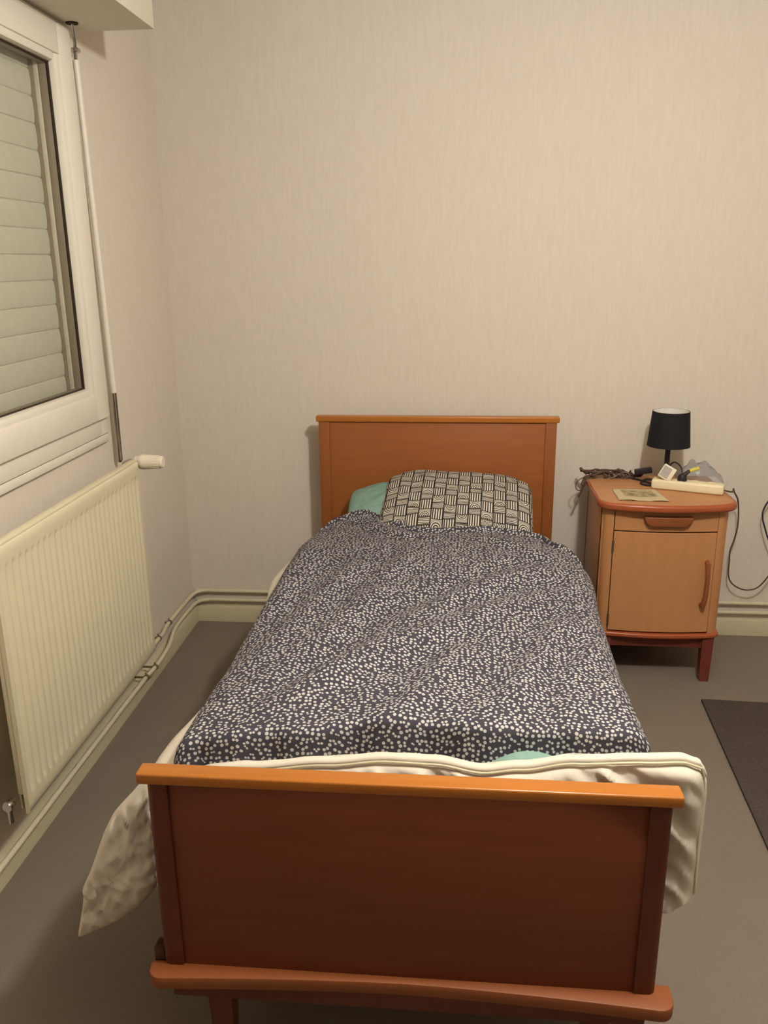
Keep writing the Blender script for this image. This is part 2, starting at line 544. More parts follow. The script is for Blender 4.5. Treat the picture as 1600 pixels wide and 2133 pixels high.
p.grid([[(RXF-.012, RY0, RZ0+dz) for dz in (0, .718)], [(RXF, RY0, RZ0+.004), (RXF, RY0, RZ0+.714)]])
p.grid([[(RXF, RY1, RZ0+.004), (RXF, RY1, RZ0+.714)], [(RXF-.012, RY1, RZ0+dz) for dz in (0, .718)]])
p.build('front_panel', M['rad'], ra, smooth=1.0)
p = MB(); p.box(.086, .092, RY0+.004, RY1-.004, RZ0+.01, RZ1-.01, .002)
p.build('rear_panel', M['rad'], ra)
for y in (RY0+.2, RY1-.2):
    p = MB(); p.box(X0, .088, y-.015, y+.015, RZ0+.1, RZ1-.1, .003); p.build('wall_bracket', M['rad'], ra)
p = MB(); p.box(.086, RXF-.003, RY0, RY1, RZ1-.010, RZ1+.003, .005)
p.build('top_cover', M['rad'], ra)
for ya, yb in ((RY0+.001, RY0+.008), (RY1-.008, RY1-.001)):
    p = MB(); p.box(.086, RXF-.008, ya, yb, RZ0+.055, RZ1-.006, .002)
    p.build('side_panel', M['rad'], ra)
v = MB(); v.lathe([(0, 0), (.011, 0), (.011, .03), (.009, .03), (.009, .05), (0, .05)], (.07, -.835, .952), (0, 1, 0), 20)
vb = v.build('valve_body', M['chrome'], ra, label='chrome valve body')
v = MB(); v.lathe([(0, 0), (.016, 0), (.020, .004), (.020, .012), (.0245, .019), (.0262, .030), (.0255, .042), (.0230, .070), (.0205, .096), (.0170, .100), (0, .101)], (.090, -.795, .952), (1, 0, 0), 36)
for k in range(16):
    a = 2*PI*k/16
    v.box(.135, .178, -.795+.0224*math.cos(a)-.001, -.795+.0224*math.cos(a)+.001, .952+.0224*math.sin(a)-.001, .952+.0224*math.sin(a)+.001)
v.build('thermostat_knob', M['valve'], ra, label='white thermostat knob')
v = MB(); v.lathe([(0, 0), (.012, 0), (.014, .004), (.014, .018), (.010, .022), (.010, .03), (0, .03)], (.068, RY0-.028, RZ0+.035), (0, 1, 0), 20)
v.tube([(.068, RY0-.016, RZ0+.04), (.068, RY0-.018, RZ0-.015)], .007, 10)
v.build('drain_valve', M['chrome'], ra, label='chrome drain valve')

# heating pipes
up = [(3.49, .012, .152), (1.5, .012, .152), (.12, .012, .152), (.04, .010, .152), (.008, -.006, .152), (-.006, -.05, .152), (-.009, -.15, .152), (-.009, -.30, .153),
      (-.004, -.40, .158), (.018, -.50, .172), (.030, -.60, .188), (.045, -.74, .205), (.066, -.81, .222), (.066, -.85, .262)]
b = MB(); b.tube(up, .0085, 12, 8)
hp = b.build('heating_pipe', M['pipe']); tag(hp, 'upper of the two cream heating pipes above the baseboard', 'pipe')
lo = [(3.49, .012, .108), (1.5, .012, .108), (.12, .012, .108), (.05, .008, .108), (.016, -.010, .108), (.002, -.05, .108), (-.003, -.15, .108), (-.003, -.28, .108),
      (.006, -.36, .107), (.024, -.45, .105), (.034, -.56, .104), (.036, -.66, .103), (.030, -.80, .103), (.028, -1.3, .103), (.028, -1.7, .103), (.028, -4.8, .103)]
b = MB(); b.tube(lo, .0085, 12, 8)
hp2 = b.build('heating_pipe', M['pipe']); tag(hp2, 'lower of the two cream heating pipes, just over the baseboard', 'pipe')
for (x, y, z, par) in ((.026, -.575, .184, hp), (-.006, -.36, .155, hp), (.036, -.66, .103, hp2), (.032, -.745, .103, hp2)):
    b = MB(); b.lathe([(0.0095, -.006), (.0115, -.006), (.0115, .006), (.0095, .006)], (x, y, z), (.1, 1, -.1), 16)
    b.tube([(x, y, z+.008), (x-.001, y, z+.02)], .003, 6)
    b.box(X0, x-.008, y-.003, y+.003, z-.003, z+.003)
    b.build('pipe_clip', M['clip'], par, label='brown pipe clip')

# ------------------------------------------------------------------ bed
bed = thing('bed', 'single bed with orange-brown wooden headboard and footboard', 'bed', (1.1024, -1.15, 0))
XL, XRB, YFB = .6024, 1.6024, -2.2034
# footboard
fb = MB(); fb.box(XL+.045, XRB-.045, YFB+.014, YFB+.034, .20, .672, .002)
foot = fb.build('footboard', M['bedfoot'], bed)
for s_ in (0, 1):
    xa = XL+.013 if s_ == 0 else XRB-.013-.042
    # post rounded on its outer front edge
    R = .016
    poly = []
    x0, x1, y0, y1 = xa, xa+.042, YFB+.009, YFB+.042
    arc = [(math.cos(a), math.sin(a)) for a in [PI/2*i/6 for i in range(7)]]
    if s_ == 0:
        poly = [(x1, y0), (x1, y1), (x0, y1)] + [(x0+R-R*c, y0+R-R*s2) for c, s2 in arc]
    else:
        poly = [(x0, y1), (x0, y0)] + [(x1-R+R*s2, y0+R-R*c) for c, s2 in arc] + [(x1, y1)]
    b = MB(); b.prism(poly, .21, .670)
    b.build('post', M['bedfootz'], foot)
b = MB(); b.box(XL, XRB, YFB, YFB+.040, .668, .6908, .004, 3)
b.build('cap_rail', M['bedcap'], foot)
# plinth moulding with a waisted front
poly = []
n = 64
for i in range(n+1):
    t = .5-.5*math.cos(PI*i/n); x = XL-.012+(XRB-XL+.030)*t
    y = -2.196-.010-.026*abs(2*t-1)**1.6
    e = min(x-(XL-.012), (XRB+.018)-x)
    if e < .03: y += .030*(1-math.sqrt(max(0, 1-(1-e/.03)**2)))
    poly.append((x, y))
poly += [(XRB+.018, -2.168), (XL-.012, -2.185)]
b = MB(); b.prism(poly, .214, .243, .0035, 2)
pl = b.build('plinth_moulding', M['plinth'], foot)
b = MB(); b.box(XL+.03, XRB-.03, YFB+.004, YFB+.03, .17, .218, .003)
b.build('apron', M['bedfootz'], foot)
b = MB(); b.box(XL-.010, XL+.012, -2.182, -2.15, .20, .268, .003)
b.build('corner_block', M['bdark'], foot)
def leg(x, y, w0=.052, w1=.036, ztop=.20, tilt=0):
    b = MB(); rows = []
    for z_, w in ((0, w1), (ztop, w0)):
        tx = tilt*(1-z_/ztop)
        rows.append([(x+tx-w/2, y-w/2, z_), (x+tx+w/2, y-w/2, z_), (x+tx+w/2, y+w/2, z_), (x+tx-w/2, y+w/2, z_)])
    V = b.grid(rows, wrap=True)
    b.bm.faces.new(V[0][::-1]); b.bm.faces.new(V[1])
    return b
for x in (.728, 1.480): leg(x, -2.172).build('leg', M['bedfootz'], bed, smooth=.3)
for x in (.728, 1.480): leg(x, -.085, .045, .034, .245).build('leg', M['bedz'], bed, smooth=.3)
# headboard
hb = MB(); hb.box(XL+.05, XRB-.05, -.098, -.078, .24, .970, .002)
head = hb.build('headboard', M['bed'], bed)
for xa in (XL+.010, XRB-.010-.045):
    b = MB(); b.box(xa, xa+.045, -.104, -.070, .24, .968, .003)
    b.build('post', M['bedz'], head)
b = MB(); b.box(XL, XRB, -.108, -.066, .966, .9896, .004, 3)
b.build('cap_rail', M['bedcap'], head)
for xa in (XL+.012, XRB-.012-.022):
    b = MB(); b.box(xa, xa+.022, -2.165, -.095, .25, .40, .003)
    b.build('side_rail', M['bedz'], bed)
b = MB()
for i in range(14):
    y = -2.1+i*.15
    b.box(XL+.034, XRB-.034, y-.035, y+.035, .345, .36)
b.build('slats', M['beechx'], bed)

# mattress
def softbox(x0, x1, y0, y1, z0, z1, r):
    return MB().box(x0, x1, y0, y1, z0, z1, r, 5)
ma = softbox(.612, 1.590, -2.080, -.112, .362, .500, .045).build('mattress', M['mattress'])
tag(ma, 'white mattress on the bed under the sheet and the dotted duvet', 'mattress')

# ------------------------------------------------------------------ mint sheet
rows, uvs = [], []
for i in range(60):
    t = i/59; y = -.15-1.915*t
    row = []
    for j in range(61):
        x = .66+.88*j/60
        z_ = .5075 + .004*noise.noise(Vector((x*9, y*9, 0)))
        bumpx = math.exp(-((x-1.345)/.17)**2)
        z_ += bumpx*sstep(-1.965, -2.035, y)*.169
        z_ -= .05*bumpx*sstep(.988, 1, t)
        row.append((x, y-.016*bumpx*sstep(-1.95, -2.05, y), z_))
    rows.append(row)
b = MB(); b.grid(rows, flip=True)
ms = b.build('bed_sheet', M['mint'], smooth=3.2, solid=.006)
tag(ms, 'mint green sheet peeking out below the foot hem of the dotted duvet', 'bed sheet')

# ------------------------------------------------------------------ white quilt
def nz(p, s): return noise.noise(Vector(p)*s)
wq = MB()
# upright foot panel standing behind the footboard
topz = [(.60, .628), (.66, .648), (.80, .668), (.95, .686), (1.07, .700), (1.16, .698), (1.25, .684), (1.32, .694), (1.42, .712), (1.55, .720), (1.615, .724), (1.645, .716), (1.660, .697), (1.667, .67), (1.668, .64)]
def ztop_q(x): return interp(topz, x)
nx, nzv = 220, 34
front, back = [], []
xr_edge = lambda z_: 1.668 + .010*math.exp(-((z_-.46)/.05)**2) - .006*math.exp(-((z_-.56)/.05)**2)
for j in range(nzv+1):
    t = j/nzv
    rf, rb = [], []
    for i in range(nx+1):
        s_ = i/nx
        x = .60 + (1.668-.60)*s_
        zt = ztop_q(x); z0 = .395 if x < 1.60 else .395+.03*sstep(1.60, 1.668, x)
        z_ = z0+(zt-z0)*(1-(1-t)**1.5)
        # puffy thickness fades to a thin edge
        dtop = zt-z_; dr = 1.668-x
        e = min(1, dtop/.05) if dtop < .05 else 1
        e2 = min(1, dr/.05)
        th = .026*math.sqrt(max(0, 1-(1-min(e, 1))**2)*max(0, 1-(1-e2)**2))
        seam = math.exp(-((dtop-.011)/.004)**2)
        th2 = th*(1-.45*seam)
        # diagonal puckers gathered below the seam
        pk = .8-2.2*abs(nz((x*1.0-dtop*1.2, dtop*.30, 3.1), 15)) + .7*(.6-1.8*abs(nz((x-dtop*.8, dtop*.4, 9), 31)))
        pk *= sstep(.010, .028, dtop)
        pk2 = pk*.013*sstep(0, .05, dr)
        xx = x if s_ < .98 else x
        rf.append((x, -2.118-th2-pk2*1.0+.004, z_))
        rb.append((x, -2.114+th*.8, z_))
    front.append(rf); back.append(rb)
wq.grid(front); wq.grid(back, flip=True)
# thin rim joining both faces
wq.grid([front[-1], back[-1]]); wq.grid([[r[-1] for r in front], [r[-1] for r in back]], flip=True)
wq.grid([back[0], front[0]])
# roll of quilt lying between the dotted duvet and the upright edge
rows = []
for i in range(120):
    x = .615+(1.63-.615)*i/119
    row = []
    zt = ztop_q(x)
    for k in range(9):
        a = k/8
        y = -2.106+.050*a
        z_ = zt-.004-.075*a**1.7 + .003*nz((x, y, 1), 20)
        row.append((x, y, z_))
    rows.append(row)
wq.grid(rows, flip=False)

# corner of the quilt hanging off the left side (outline in x,z at the foot)
def puff(outline, centre, fn, T, nring=16, sub=6, wr=.013, seed=0):
    n = len(outline)
    pts = []
    O = [Vector((a, 0, c)) for a, c in outline]
    P = O + [O[0]]
    ring_ = []
    for i in range(n):
        p0, p1, p2, p3 = O[i-1], O[i], O[(i+1) % n], O[(i+2) % n]
        for k in range(sub):
            t = k/sub
            cr_ = 0.5*((2*p1)+(p2-p0)*t+(2*p0-5*p1+4*p2-p3)*t*t+(3*p1-p0-3*p2+p3)*t**3)
            ring_.append(cr_*.6+(p1*(1-t)+p2*t)*.4)
    c = Vector((centre[0], 0, centre[1]))
    for side in (-1, 1):
        rows = []
        for r in range(nring+1):
            q = r/nring
            row = []
            for p in ring_:
                w = c+(p-c)*q
                h = T*math.sqrt(max(0, 1-q**2.4))
                pk = (1.1*(.5-2*abs(nz((w.x*1.2+w.z*.5, w.z*1.2-w.x*.4, 5+seed), 17)))+.9*(.4-1.6*abs(nz((w.x, w.z*.8, 11+seed), 34))))*wr*sstep(1, .8, q)
                row.append((w.x, fn(w.x, w.z)+side*(h+pk*(1 if side < 0 else .3)), w.z))
            rows.append(row)
        wq.grid(rows, wrap=True, flip=(side > 0))
puff([(.625, .640), (.592, .634), (.560, .598), (.520, .552), (.492, .500), (.455, .410), (.432, .362), (.431, .340), (.420, .290), (.409, .240), (.432, .246), (.470, .268), (.520, .300), (.568, .345), (.604, .400), (.622, .460), (.640, .53)],
     (.520, .42), lambda x, z_: -2.13+.0*x, .036)
# side fall of the quilt along the left of the mattress near the foot
rows = []
for i in range(60):
    y = -2.12+1.50*i/59
    k = sstep(-1.60, -1.98, y)
    mid = math.exp(-((y+.90)/.17)**2)
    row = []
    for j in range(16):
        t = j/15
        x = .622-.030*min(1, t*3)-(.075*k)*t**1.3-.034*mid*sstep(0, .4, t)+.012*(1-k)-.030*k*sstep(0, .3, t)
        z_ = .600-.022*sstep(0, .3, t)-(.08+.20*k)*max(0, (t-.25)/.75)
        row.append((x+.006*nz((y, z_, 2), 14)*t, y, z_))
    rows.append(row)
wq.grid(rows)
wdu = wq.build('white_quilt', M['white'], smooth=3.2)
tag(wdu, 'white quilt rumpled behind the footboard, its corner hanging at bottom left', 'quilt')
# piping: cord along the seam of the upright edge
pp = []
for i in range(90):
    x = .66+(1.648-.66)*i/89
    zt = ztop_q(x)
    pp.append((x, -2.118-.0115-.0015, zt-.0085))
pp += [(1.653, -2.131, .690), (1.656, -2.129, .66), (1.654, -2.131, .60), (1.656, -2.131, .52), (1.660, -2.130, .43)]
b = MB(); b.tube(pp, .0026, 8)
b.build('piping', M['trim'], wdu, label='cream piping along the edge')

# ------------------------------------------------------------------ dotted duvet
AL, AR = .575, .655          # arc length left / right of the centre line
XC = 1.112; WL, WR_, RC = .420, .425, .068
yhead = [(-.575, -.56), (-.49, -.50), (-.43, -.415), (-.36, -.36), (-.30, -.355), (-.25, -.39), (-.20, -.45), (-.14, -.50), (-.07, -.555), (.05, -.572), (.14, -.545), (.22, -.53), (.30, -.55), (.37, -.60), (.43, -.72), (.50, -.83), (.56, -.89), (.66, -.96)]
yfoot = [(-.575, -2.06), (-.49, -2.055), (-.38, -2.045), (-.30, -2.03), (-.22, -2.03), (-.05, -1.985), (.05, -1.985), (.12, -1.995), (.30, -1.985), (.40, -1.975), (.50, -1.965), (.66, -1.96)]
folds = [([(1.60, -.99), (1.407, -1.051), (1.253, -1.224), (1.055, -1.481), (.981, -1.648), (.90, -1.80), (.80, -1.95)], .020, .050),
         ([(1.52, -1.16), (1.25, -1.404), (1.063, -1.601), (.956, -1.741), (.845, -1.94)], .016, .045),
         ([(1.52, -1.35), (1.456, -1.501), (1.358, -1.739), (1.292, -1.96)], .014, .040),
         ([(.95, -.90), (.836, -1.191), (.749, -1.593), (.70, -1.85)], .018, .055),
         ([(1.10, -.70), (1.02, -1.0), (.93, -1.35), (.82, -1.70), (.74, -1.9)], .014, .050),
         ([(1.22, -1.58), (1.15, -1.75), (1.09, -1.97)], .012, .035),
         ([(1.57, -1.5), (1.48, -1.75), (1.42, -1.97)], .010, .035),
         ([(.84, -.42), (.90, -.56), (1.00, -.68), (1.15, -.74)], .012, .035),
         ([(1.25, -.68), (1.42, -.80), (1.52, -.95)], .010, .035),
         ([(.70, -.75), (.68, -1.1), (.66, -1.4)], .012, .045)]
def fold_h(x, y):
    h = 0
    for pts, amp, w in folds:
        best = 1e9; sg = 0; tt = 0
        for i in range(len(pts)-1):
            ax, ay = pts[i]; bx_, by_ = pts[i+1]
            dx, dy = bx_-ax, by_-ay
            L2 = dx*dx+dy*dy
            t = max(0, min(1, ((x-ax)*dx+(y-ay)*dy)/L2))
            ex, ey = x-(ax+t*dx), y-(ay+t*dy)
            d = math.hypot(ex, ey)
            if d < best:
                best = d; sg = 1 if (dx*ey-dy*ex) > 0 else -1
                tt = (i+t)/(len(pts)-1)
        s_ = best*sg
        fade = min(1, tt*5, (1-tt)*5+.15)
        h += fade*amp*(math.exp(-(s_/w)**2) - .75*math.exp(-((s_+w*1.5)/(w*1.05))**2))
    return h
NA, NB = 150, 230
rows, uvs = [], []
HEM = .100; RF = .020
for ib in range(NB+1):
    row, uvr = [], []
    for ia in range(NA+1):
        a = -AL+(AL+AR)*ia/NA
        if a < -WL:
            fr_ = ib/NB
            a = -WL+(a+WL)*(1-.62*math.exp(-((fr_-.25)/.13)**2)-.35*sstep(.86, 1, fr_))
        yh, yf = interp(yhead, a), interp(yfoot, a)
        L = yh-yf
        tot = L+HEM
        bpos = tot*ib/NB
        # along the length
        if bpos <= L:
            y = yh-bpos; dzb = 0
        else:
            q = bpos-L
            if q < RF*PI/2:
                an = q/RF; y = yf-RF*math.sin(an); dzb = RF*(1-math.cos(an))
            else:
                y = yf-RF-.004*(q-RF*PI/2)/.03; dzb = RF+(q-RF*PI/2)
        # rolled head hem
        hd = bpos
        dzb += .020*max(0, 1-hd/.020)**2 - .011*math.exp(-((hd-.030)/.016)**2) + .005*math.exp(-((hd-.062)/.012)**2)
        # across
        sgn = -1 if a < 0 else 1
        W = WL if a < 0 else WR_
        aa = abs(a)
        if aa <= W:
            xo = aa; dza = .016*(aa/W)**2
        elif aa <= W+RC*PI/2:
            an = (aa-W)/RC; xo = W+RC*math.sin(an); dza = .016+RC*(1-math.cos(an))
        else:
            xo = W+RC-.004; dza = .016+RC+(aa-W-RC*PI/2)
        x = XC+sgn*xo
        if sgn < 0: x += .075*sstep(-.75, -.32, y)*(xo/(W+RC))**2
        else: x += (.020*math.exp(-((y+1.02)/.16)**2))*(xo/(W+RC))**2 - .008*sstep(-1.3, -1.7, y)*(xo/(W+RC))**2
        zt = .692 + .006*math.sin((y+.4)*2.2) - .030*sstep(-.95, -.50, y) + .012*sstep(-1.6, -1.95, y)
        # swell of the head end over the left pillow and sag in front of the patterned one
        zt += .010*math.exp(-((a+.34)/.13)**2)*sstep(-.62, -.32, y)
        h = fold_h(x, y)
        h += .007*nz((x*1.0-y*.75, (y+x)*.30, 0), 9) + .003*nz((x, y, 4), 14) + .0012*nz((x, y, 7), 40)
        h *= (1-.6*sstep(W, W+RC*1.5, aa))
        # foot hem billows
        bil = sstep(L-.10, L+.02, bpos)
        hemw = .014*nz((a*1.0, 0, 2), 9)+.006*nz((a, 0, 5), 22)
        y2 = y - bil*hemw*1.8
        nzv_ = zt-dza-dzb+h+bil*hemw*1.3
        row.append((x, y2, nzv_))
        uvr.append((a, yh-bpos))
    rows.append(row); uvs.append(uvr)
dd = MB(); dd.grid(rows, uvs, flip=True)
duv = dd.build('dotted_duvet', M['dot'], smooth=3.2, solid=.010)
tag(duv, 'navy duvet with small white dots spread over the bed', 'duvet')

# ------------------------------------------------------------------ pillows
def pillow(name, mat, w, d, th, loc, rx, rz, ry=0, uvo=(0, 0), sx=0, wr=.004, pw=2.6, seed=0):
    N1, N2 = 80, 56
    mt = Matrix.Translation(loc) @ Matrix.Rotation(rz, 4, 'Z') @ Matrix.Rotation(ry, 4, 'Y') @ Matrix.Rotation(rx, 4, 'X')
    b = MB()
    for side in (1, -1):
        rows, uvs = [], []
        for i in range(N2+1):
            v = -1+2*i/N2
            row, uvr = [], []
            for j in range(N1+1):
                u = -1+2*j/N1
                # rounded outline
                ex = 1-.05*abs(v)**2*(1-abs(u)**6)*0
                k = (1-abs(u)**pw)*(1-abs(v)**pw)
                h = th/2*max(0, k)**.42
                cx = u*(w/2)*(1-.035*(1-abs(v)**2)*0)
                # squircle corners
                du, dv = u, v
                rr = max(abs(u), abs(v))
                if rr > 0:
                    ln = (abs(u)**6+abs(v)**6)**(1/6)
                    f_ = rr/ln
                    du, dv = u*f_, v*f_
                wv = wr*(nz((du*2, dv*2, seed), 2.2)+.5*nz((du*2, dv*2, seed+3), 5))*(1-rr**8)
                p = Vector((du*w/2, dv*d/2, side*(h+wv)))
                row.append(mt @ p); uvr.append((du*w/2+uvo[0], dv*d/2*1.08+uvo[1] + (0 if side > 0 else .3)))
            rows.append(row); uvs.append(uvr)
        b.grid(rows, uvs, flip=(side < 0))
    return b.build(name, mat, smooth=3.2, weld=.0004)
p1 = pillow('pillow', M['mint'], .62, .40, .13, (1.065, -.300, .660), math.radians(14), math.radians(2), ry=math.radians(-5), wr=.010, seed=3)
tag(p1, 'mint green pillow under the patterned pillow against the headboard', 'pillow')
p2 = pillow('pillow', M['rain'], .585, .46, .13, (1.193, -.350, .680), math.radians(17), math.radians(-2), ry=math.radians(2), wr=.008, seed=8)
tag(p2, 'pillow with black and cream line and arch pattern, on top', 'pillow')

# ------------------------------------------------------------------ nightstand
ns = thing('nightstand', 'light wooden bedside cabinet with red-brown edges, drawer and door', 'nightstand', (1.97, -.25, 0))
def bow(x0, x1, yc, ye, n=14):
    """front edge from left to right bowed towards the camera"""
    return [(x0+(x1-x0)*i/n, ye+(yc-ye)*(1-(2*i/n-1)**2)) for i in range(n+1)]
NX0, NX1 = 1.742, 2.204
def rounded_front(x0, x1, ybk, ye, yc, r):
    pts = bow(x0, x1, yc, ye, 28)
    out = []
    for x, y in pts:
        e = min(x-x0, x1-x)
        if e < r: y = y + r*(1-math.sqrt(max(0, 1-(1-e/r)**2)))
        out.append((x, y))
    # extra points at the round corners
    return out + [(x1, ybk), (x0, ybk)]
# top: tapered plan, rounded edge
def top_poly(x0, x1, ybk, ye, yc, r, n=36):
    pts = []
    for i in range(n+1):
        t = .5-.5*math.cos(PI*i/n)
        x = x0+(x1-x0)*t
        y = ye+(yc-ye)*(1-(2*t-1)**2)
        e = min(x-x0, x1-x)
        if e < r: y = y + r*(1-math.sqrt(max(0, 1-(1-e/r)**2)))
        pts.append((x, y))
    return pts + [(x1, ybk), (x0, ybk)]
b = MB(); b.prism(top_poly(1.720, 2.232, -.035, -.452, -.500, .045), .706, .7345, .010, 4)
top = b.build('top_edge', M['redwood'], ns, label='red-brown rounded edge of the top')
b = MB(); b.prism(top_poly(1.728, 2.218, -.040, -.442, -.488, .040), .730, .7355)
b.build('top', M['beechx'], ns)
b = MB()
b.box(NX0, NX0+.018, -.415, -.045, .205, .708, .002)
b.box(NX1-.018, NX1, -.415, -.045, .205, .708, .002)
b.box(NX0, NX1, -.06, -.045, .205, .708)
b.box(NX0, NX1, -.42, -.045, .205, .222)
b.build('carcass', M['beech'], ns)
# front stiles with rounded outer edge, following the bow
def stile(x0, x1, left):
    R = .030
    ye = lambda x: -.432-.022*(1-((2*(x-NX0)/(NX1-NX0))-1)**2)
    pts = []
    for i in range(11):
        x = x0+(x1-x0)*i/10
        y = ye(x); e = (x-x0) if left else (x1-x)
        if e < R: y += R*(1-math.sqrt(max(0, 1-(1-e/R)**2)))
        pts.append((x, y))
    return pts+[(x1, -.385), (x0, -.385)]
for x0, x1, l in ((NX0, NX0+.040, True), (NX1-.040, NX1, False)):
    b = MB(); b.prism(stile(x0, x1, l), .205, .708)
    b.build('stile', M['beech'], ns)
def bowpanel(x0, x1, z0, z1, out=0, th=.018):
    ye = lambda x: -.432-.022*(1-((2*(x-NX0)/(NX1-NX0))-1)**2)
    n = 12
    xs = [x0+(x1-x0)*i/n for i in range(n+1)]
    poly = [(x, ye(x)-out) for x in xs]+[(x, ye(x)-out+th) for x in xs[::-1]]
    b = MB(); b.prism(poly, z0, z1, .0015, 1)
    return b
dr = bowpanel(NX0+.0435, NX1-.0415, .622, .704).build('drawer', M['beechx'], ns)
do = bowpanel(NX0+.0435, NX1-.0415, .214, .617).build('door', M['beech'], ns)
# drawer handle: long trapezoid grip
xm = (1.888+2.062)/2
hpoly = [(xm-.088, .684), (xm+.088, .684), (xm+.087, .672), (xm+.074, .652), (xm+.058, .645), (xm-.058, .645), (xm-.074, .652), (xm-.087, .672)]
b = MB(); b.prism(hpoly, -.474, -.447, .006, 3, axis='y')
b.build('handle', M['handle'], dr)
b = MB(); pts = [(2.136, -.438, .505), (2.136, -.462, .498), (2.137, -.470, .45), (2.135, -.470, .37), (2.130, -.464, .335), (2.130, -.438, .328)]
b.tube(pts, [.008, .009, .008, .009, .0105, .0105], 12)
b.build('handle', M['handle'], do)
for z_ in (.560, .262):
    b = MB(); b.tube([(NX0+.0415, -.446, z_-.022), (NX0+.0415, -.446, z_+.022)], .004, 10)
    b.build('hinge', M['brownc'], do)
b = MB(); b.prism(top_poly(1.733, 2.214, -.05, -.440, -.466, .030), .190, .208, .006, 3)
b.build('base_moulding', M['redwood'], ns)
b = MB(); b.box(1.765, 2.185, -.430, -.410, .142, .192, .002); b.box(1.765, 1.785, -.41, -.07, .142, .192); b.box(2.165, 2.185, -.41, -.07, .142, .192)
b.build('apron', M['leg'], ns)
for x, y in ((1.779, -.418), (2.172, -.418), (1.779, -.075), (2.172, -.075)):
    leg(x, y, .044, .036, .192).build('leg', M['leg'], ns, smooth=.3)

# ------------------------------------------------------------------ lamp
TZ = .7357
la = thing('table_lamp', 'small black table lamp on the bedside cabinet', 'lamp', (2.028, -.15, TZ))
b = MB(); b.lathe([(0, 0), (.048, 0), (.050, .004), (.047, .009), (.02, .013), (.0105, .02), (.0105, .175), (.012, .176), (.012, .19), (0, .19)], (2.028, -.15, TZ), seg=36)
b.build('base', M['blackp'], la)
b = MB()
R0, R1, ZA, ZB = .083, .071, .887, 1.026
b.lathe([(R0, ZA), (R1, ZB), (R1-.002, ZB+.0005)], (2.028, -.15, 0), seg=56)
shd = b.build('lamp_shade', M['black'], la, smooth=1.2)
b = MB(); b.lathe([(R0-.0015, ZA), (R1-.0025, ZB)], (2.028, -.15, 0), seg=56)
b.build('shade_lining', M['shadein'], shd, smooth=1.2, label='white lining of the shade')
b = MB()
for k in range(3):
    a = k*2*PI/3+.4
    b.tube([(2.028+.012*math.cos(a), -.15+.012*math.sin(a), .925), (2.028+(R1+.002)*math.cos(a), -.15+(R1+.002)*math.sin(a), .955)], .0015, 6)
b.build('shade_carrier', M['chrome'], shd)
b = MB(); b.lathe([(0, 0), (.011, 0), (.012, .02), (.018, .045), (.017, .065), (.009, .08), (0, .083)], (2.028, -.15, .925), seg=24)
b.build('bulb', M['bulb'], la)

# ------------------------------------------------------------------ things on the nightstand
# white multi-socket strip
ps = thing('power_strip', 'cream multi-socket power strip on the bedside cabinet', 'power strip', (2.08, -.27, TZ))
ang = math.atan2(-.098, .255)
mt = Matrix.Translation((2.083, -.275, TZ)) @ Matrix.Rotation(ang, 4, 'Z')
b = MB(); b.box(-.133, .133, -.027, .027, 0, .038, .008, 3, mat=mt)
body = b.build('body', M['whitep'], ps)
for k in range(4):
    b = MB()
    c = mt @ Vector((-.088+.058*k, 0, .0380))
    b.lathe([(.0205, 0), (.0205, .0012), (.019, .0016), (.0175, -.004), (0, -.004)], c, seg=24)
    so = b.build('socket', M['whitep'], body)
    b = MB()
    for q in (-.0095, .0095):
        c2 = mt @ Vector((-.088+.058*k+q*.3, q, .0345))
        b.lathe([(0, 0), (.0028, 0), (.0028, .0008), (0, .0008)], c2, seg=10)
    b.build('socket_hole', M['socket'], so)
# white adaptor with grey label plugged in
ad = thing('power_adaptor', 'white plug-in adaptor with a grey label, tilted on the power strip', 'adaptor', (2.0, -.245, TZ+.04))
ma_ = Matrix.Translation((2.008, -.247, TZ+.062)) @ Matrix.Rotation(ang, 4, 'Z') @ Matrix.Rotation(math.radians(27), 4, 'Y') @ Matrix.Rotation(math.radians(-14), 4, 'X')
b = MB(); b.box(-.026, .026, -.017, .017, -.026, .030, .004, 2, mat=ma_)
b.build('case', M['valve'], ad)
b = MB(); b.box(-.022, .010, -.0178, -.0172, -.020, .024, 0, mat=ma_)
b.build('rating_label', M['greyl'], ad, label='grey label')
# black plug with yellow tag
bp = thing('power_plug', 'black plug with a yellow tip in the power strip', 'plug', (2.07, -.27, TZ+.04))
b = MB(); c = mt @ Vector((-.022, 0, .0375))
b.lathe([(0, 0), (.017, 0), (.018, .004), (.016, .018), (.010, .026), (0, .027)], c, (0, 0, 1), 20)
b.tube([c+Vector((.004, 0, .020)), c+Vector((.020, .004, .034)), c+Vector((.030, .006, .040))], [.009, .007, .006], 10)
b.tube([c+Vector((0, 0, .024)), c+Vector((-.004, .02, .05)), c+Vector((-.02, .06, .06)), c+Vector((-.03, .10, .03)), c+Vector((-.02, .13, .005))], .003, 8, 6)
b.build('body', M['blackp'], bp)
b = MB(); b.tube([c+Vector((.026, .005, .038)), c+Vector((.062, .01, .048))], [.0075, .0075], 8)
b.build('tag', M['yellow'], bp, label='yellow tag')
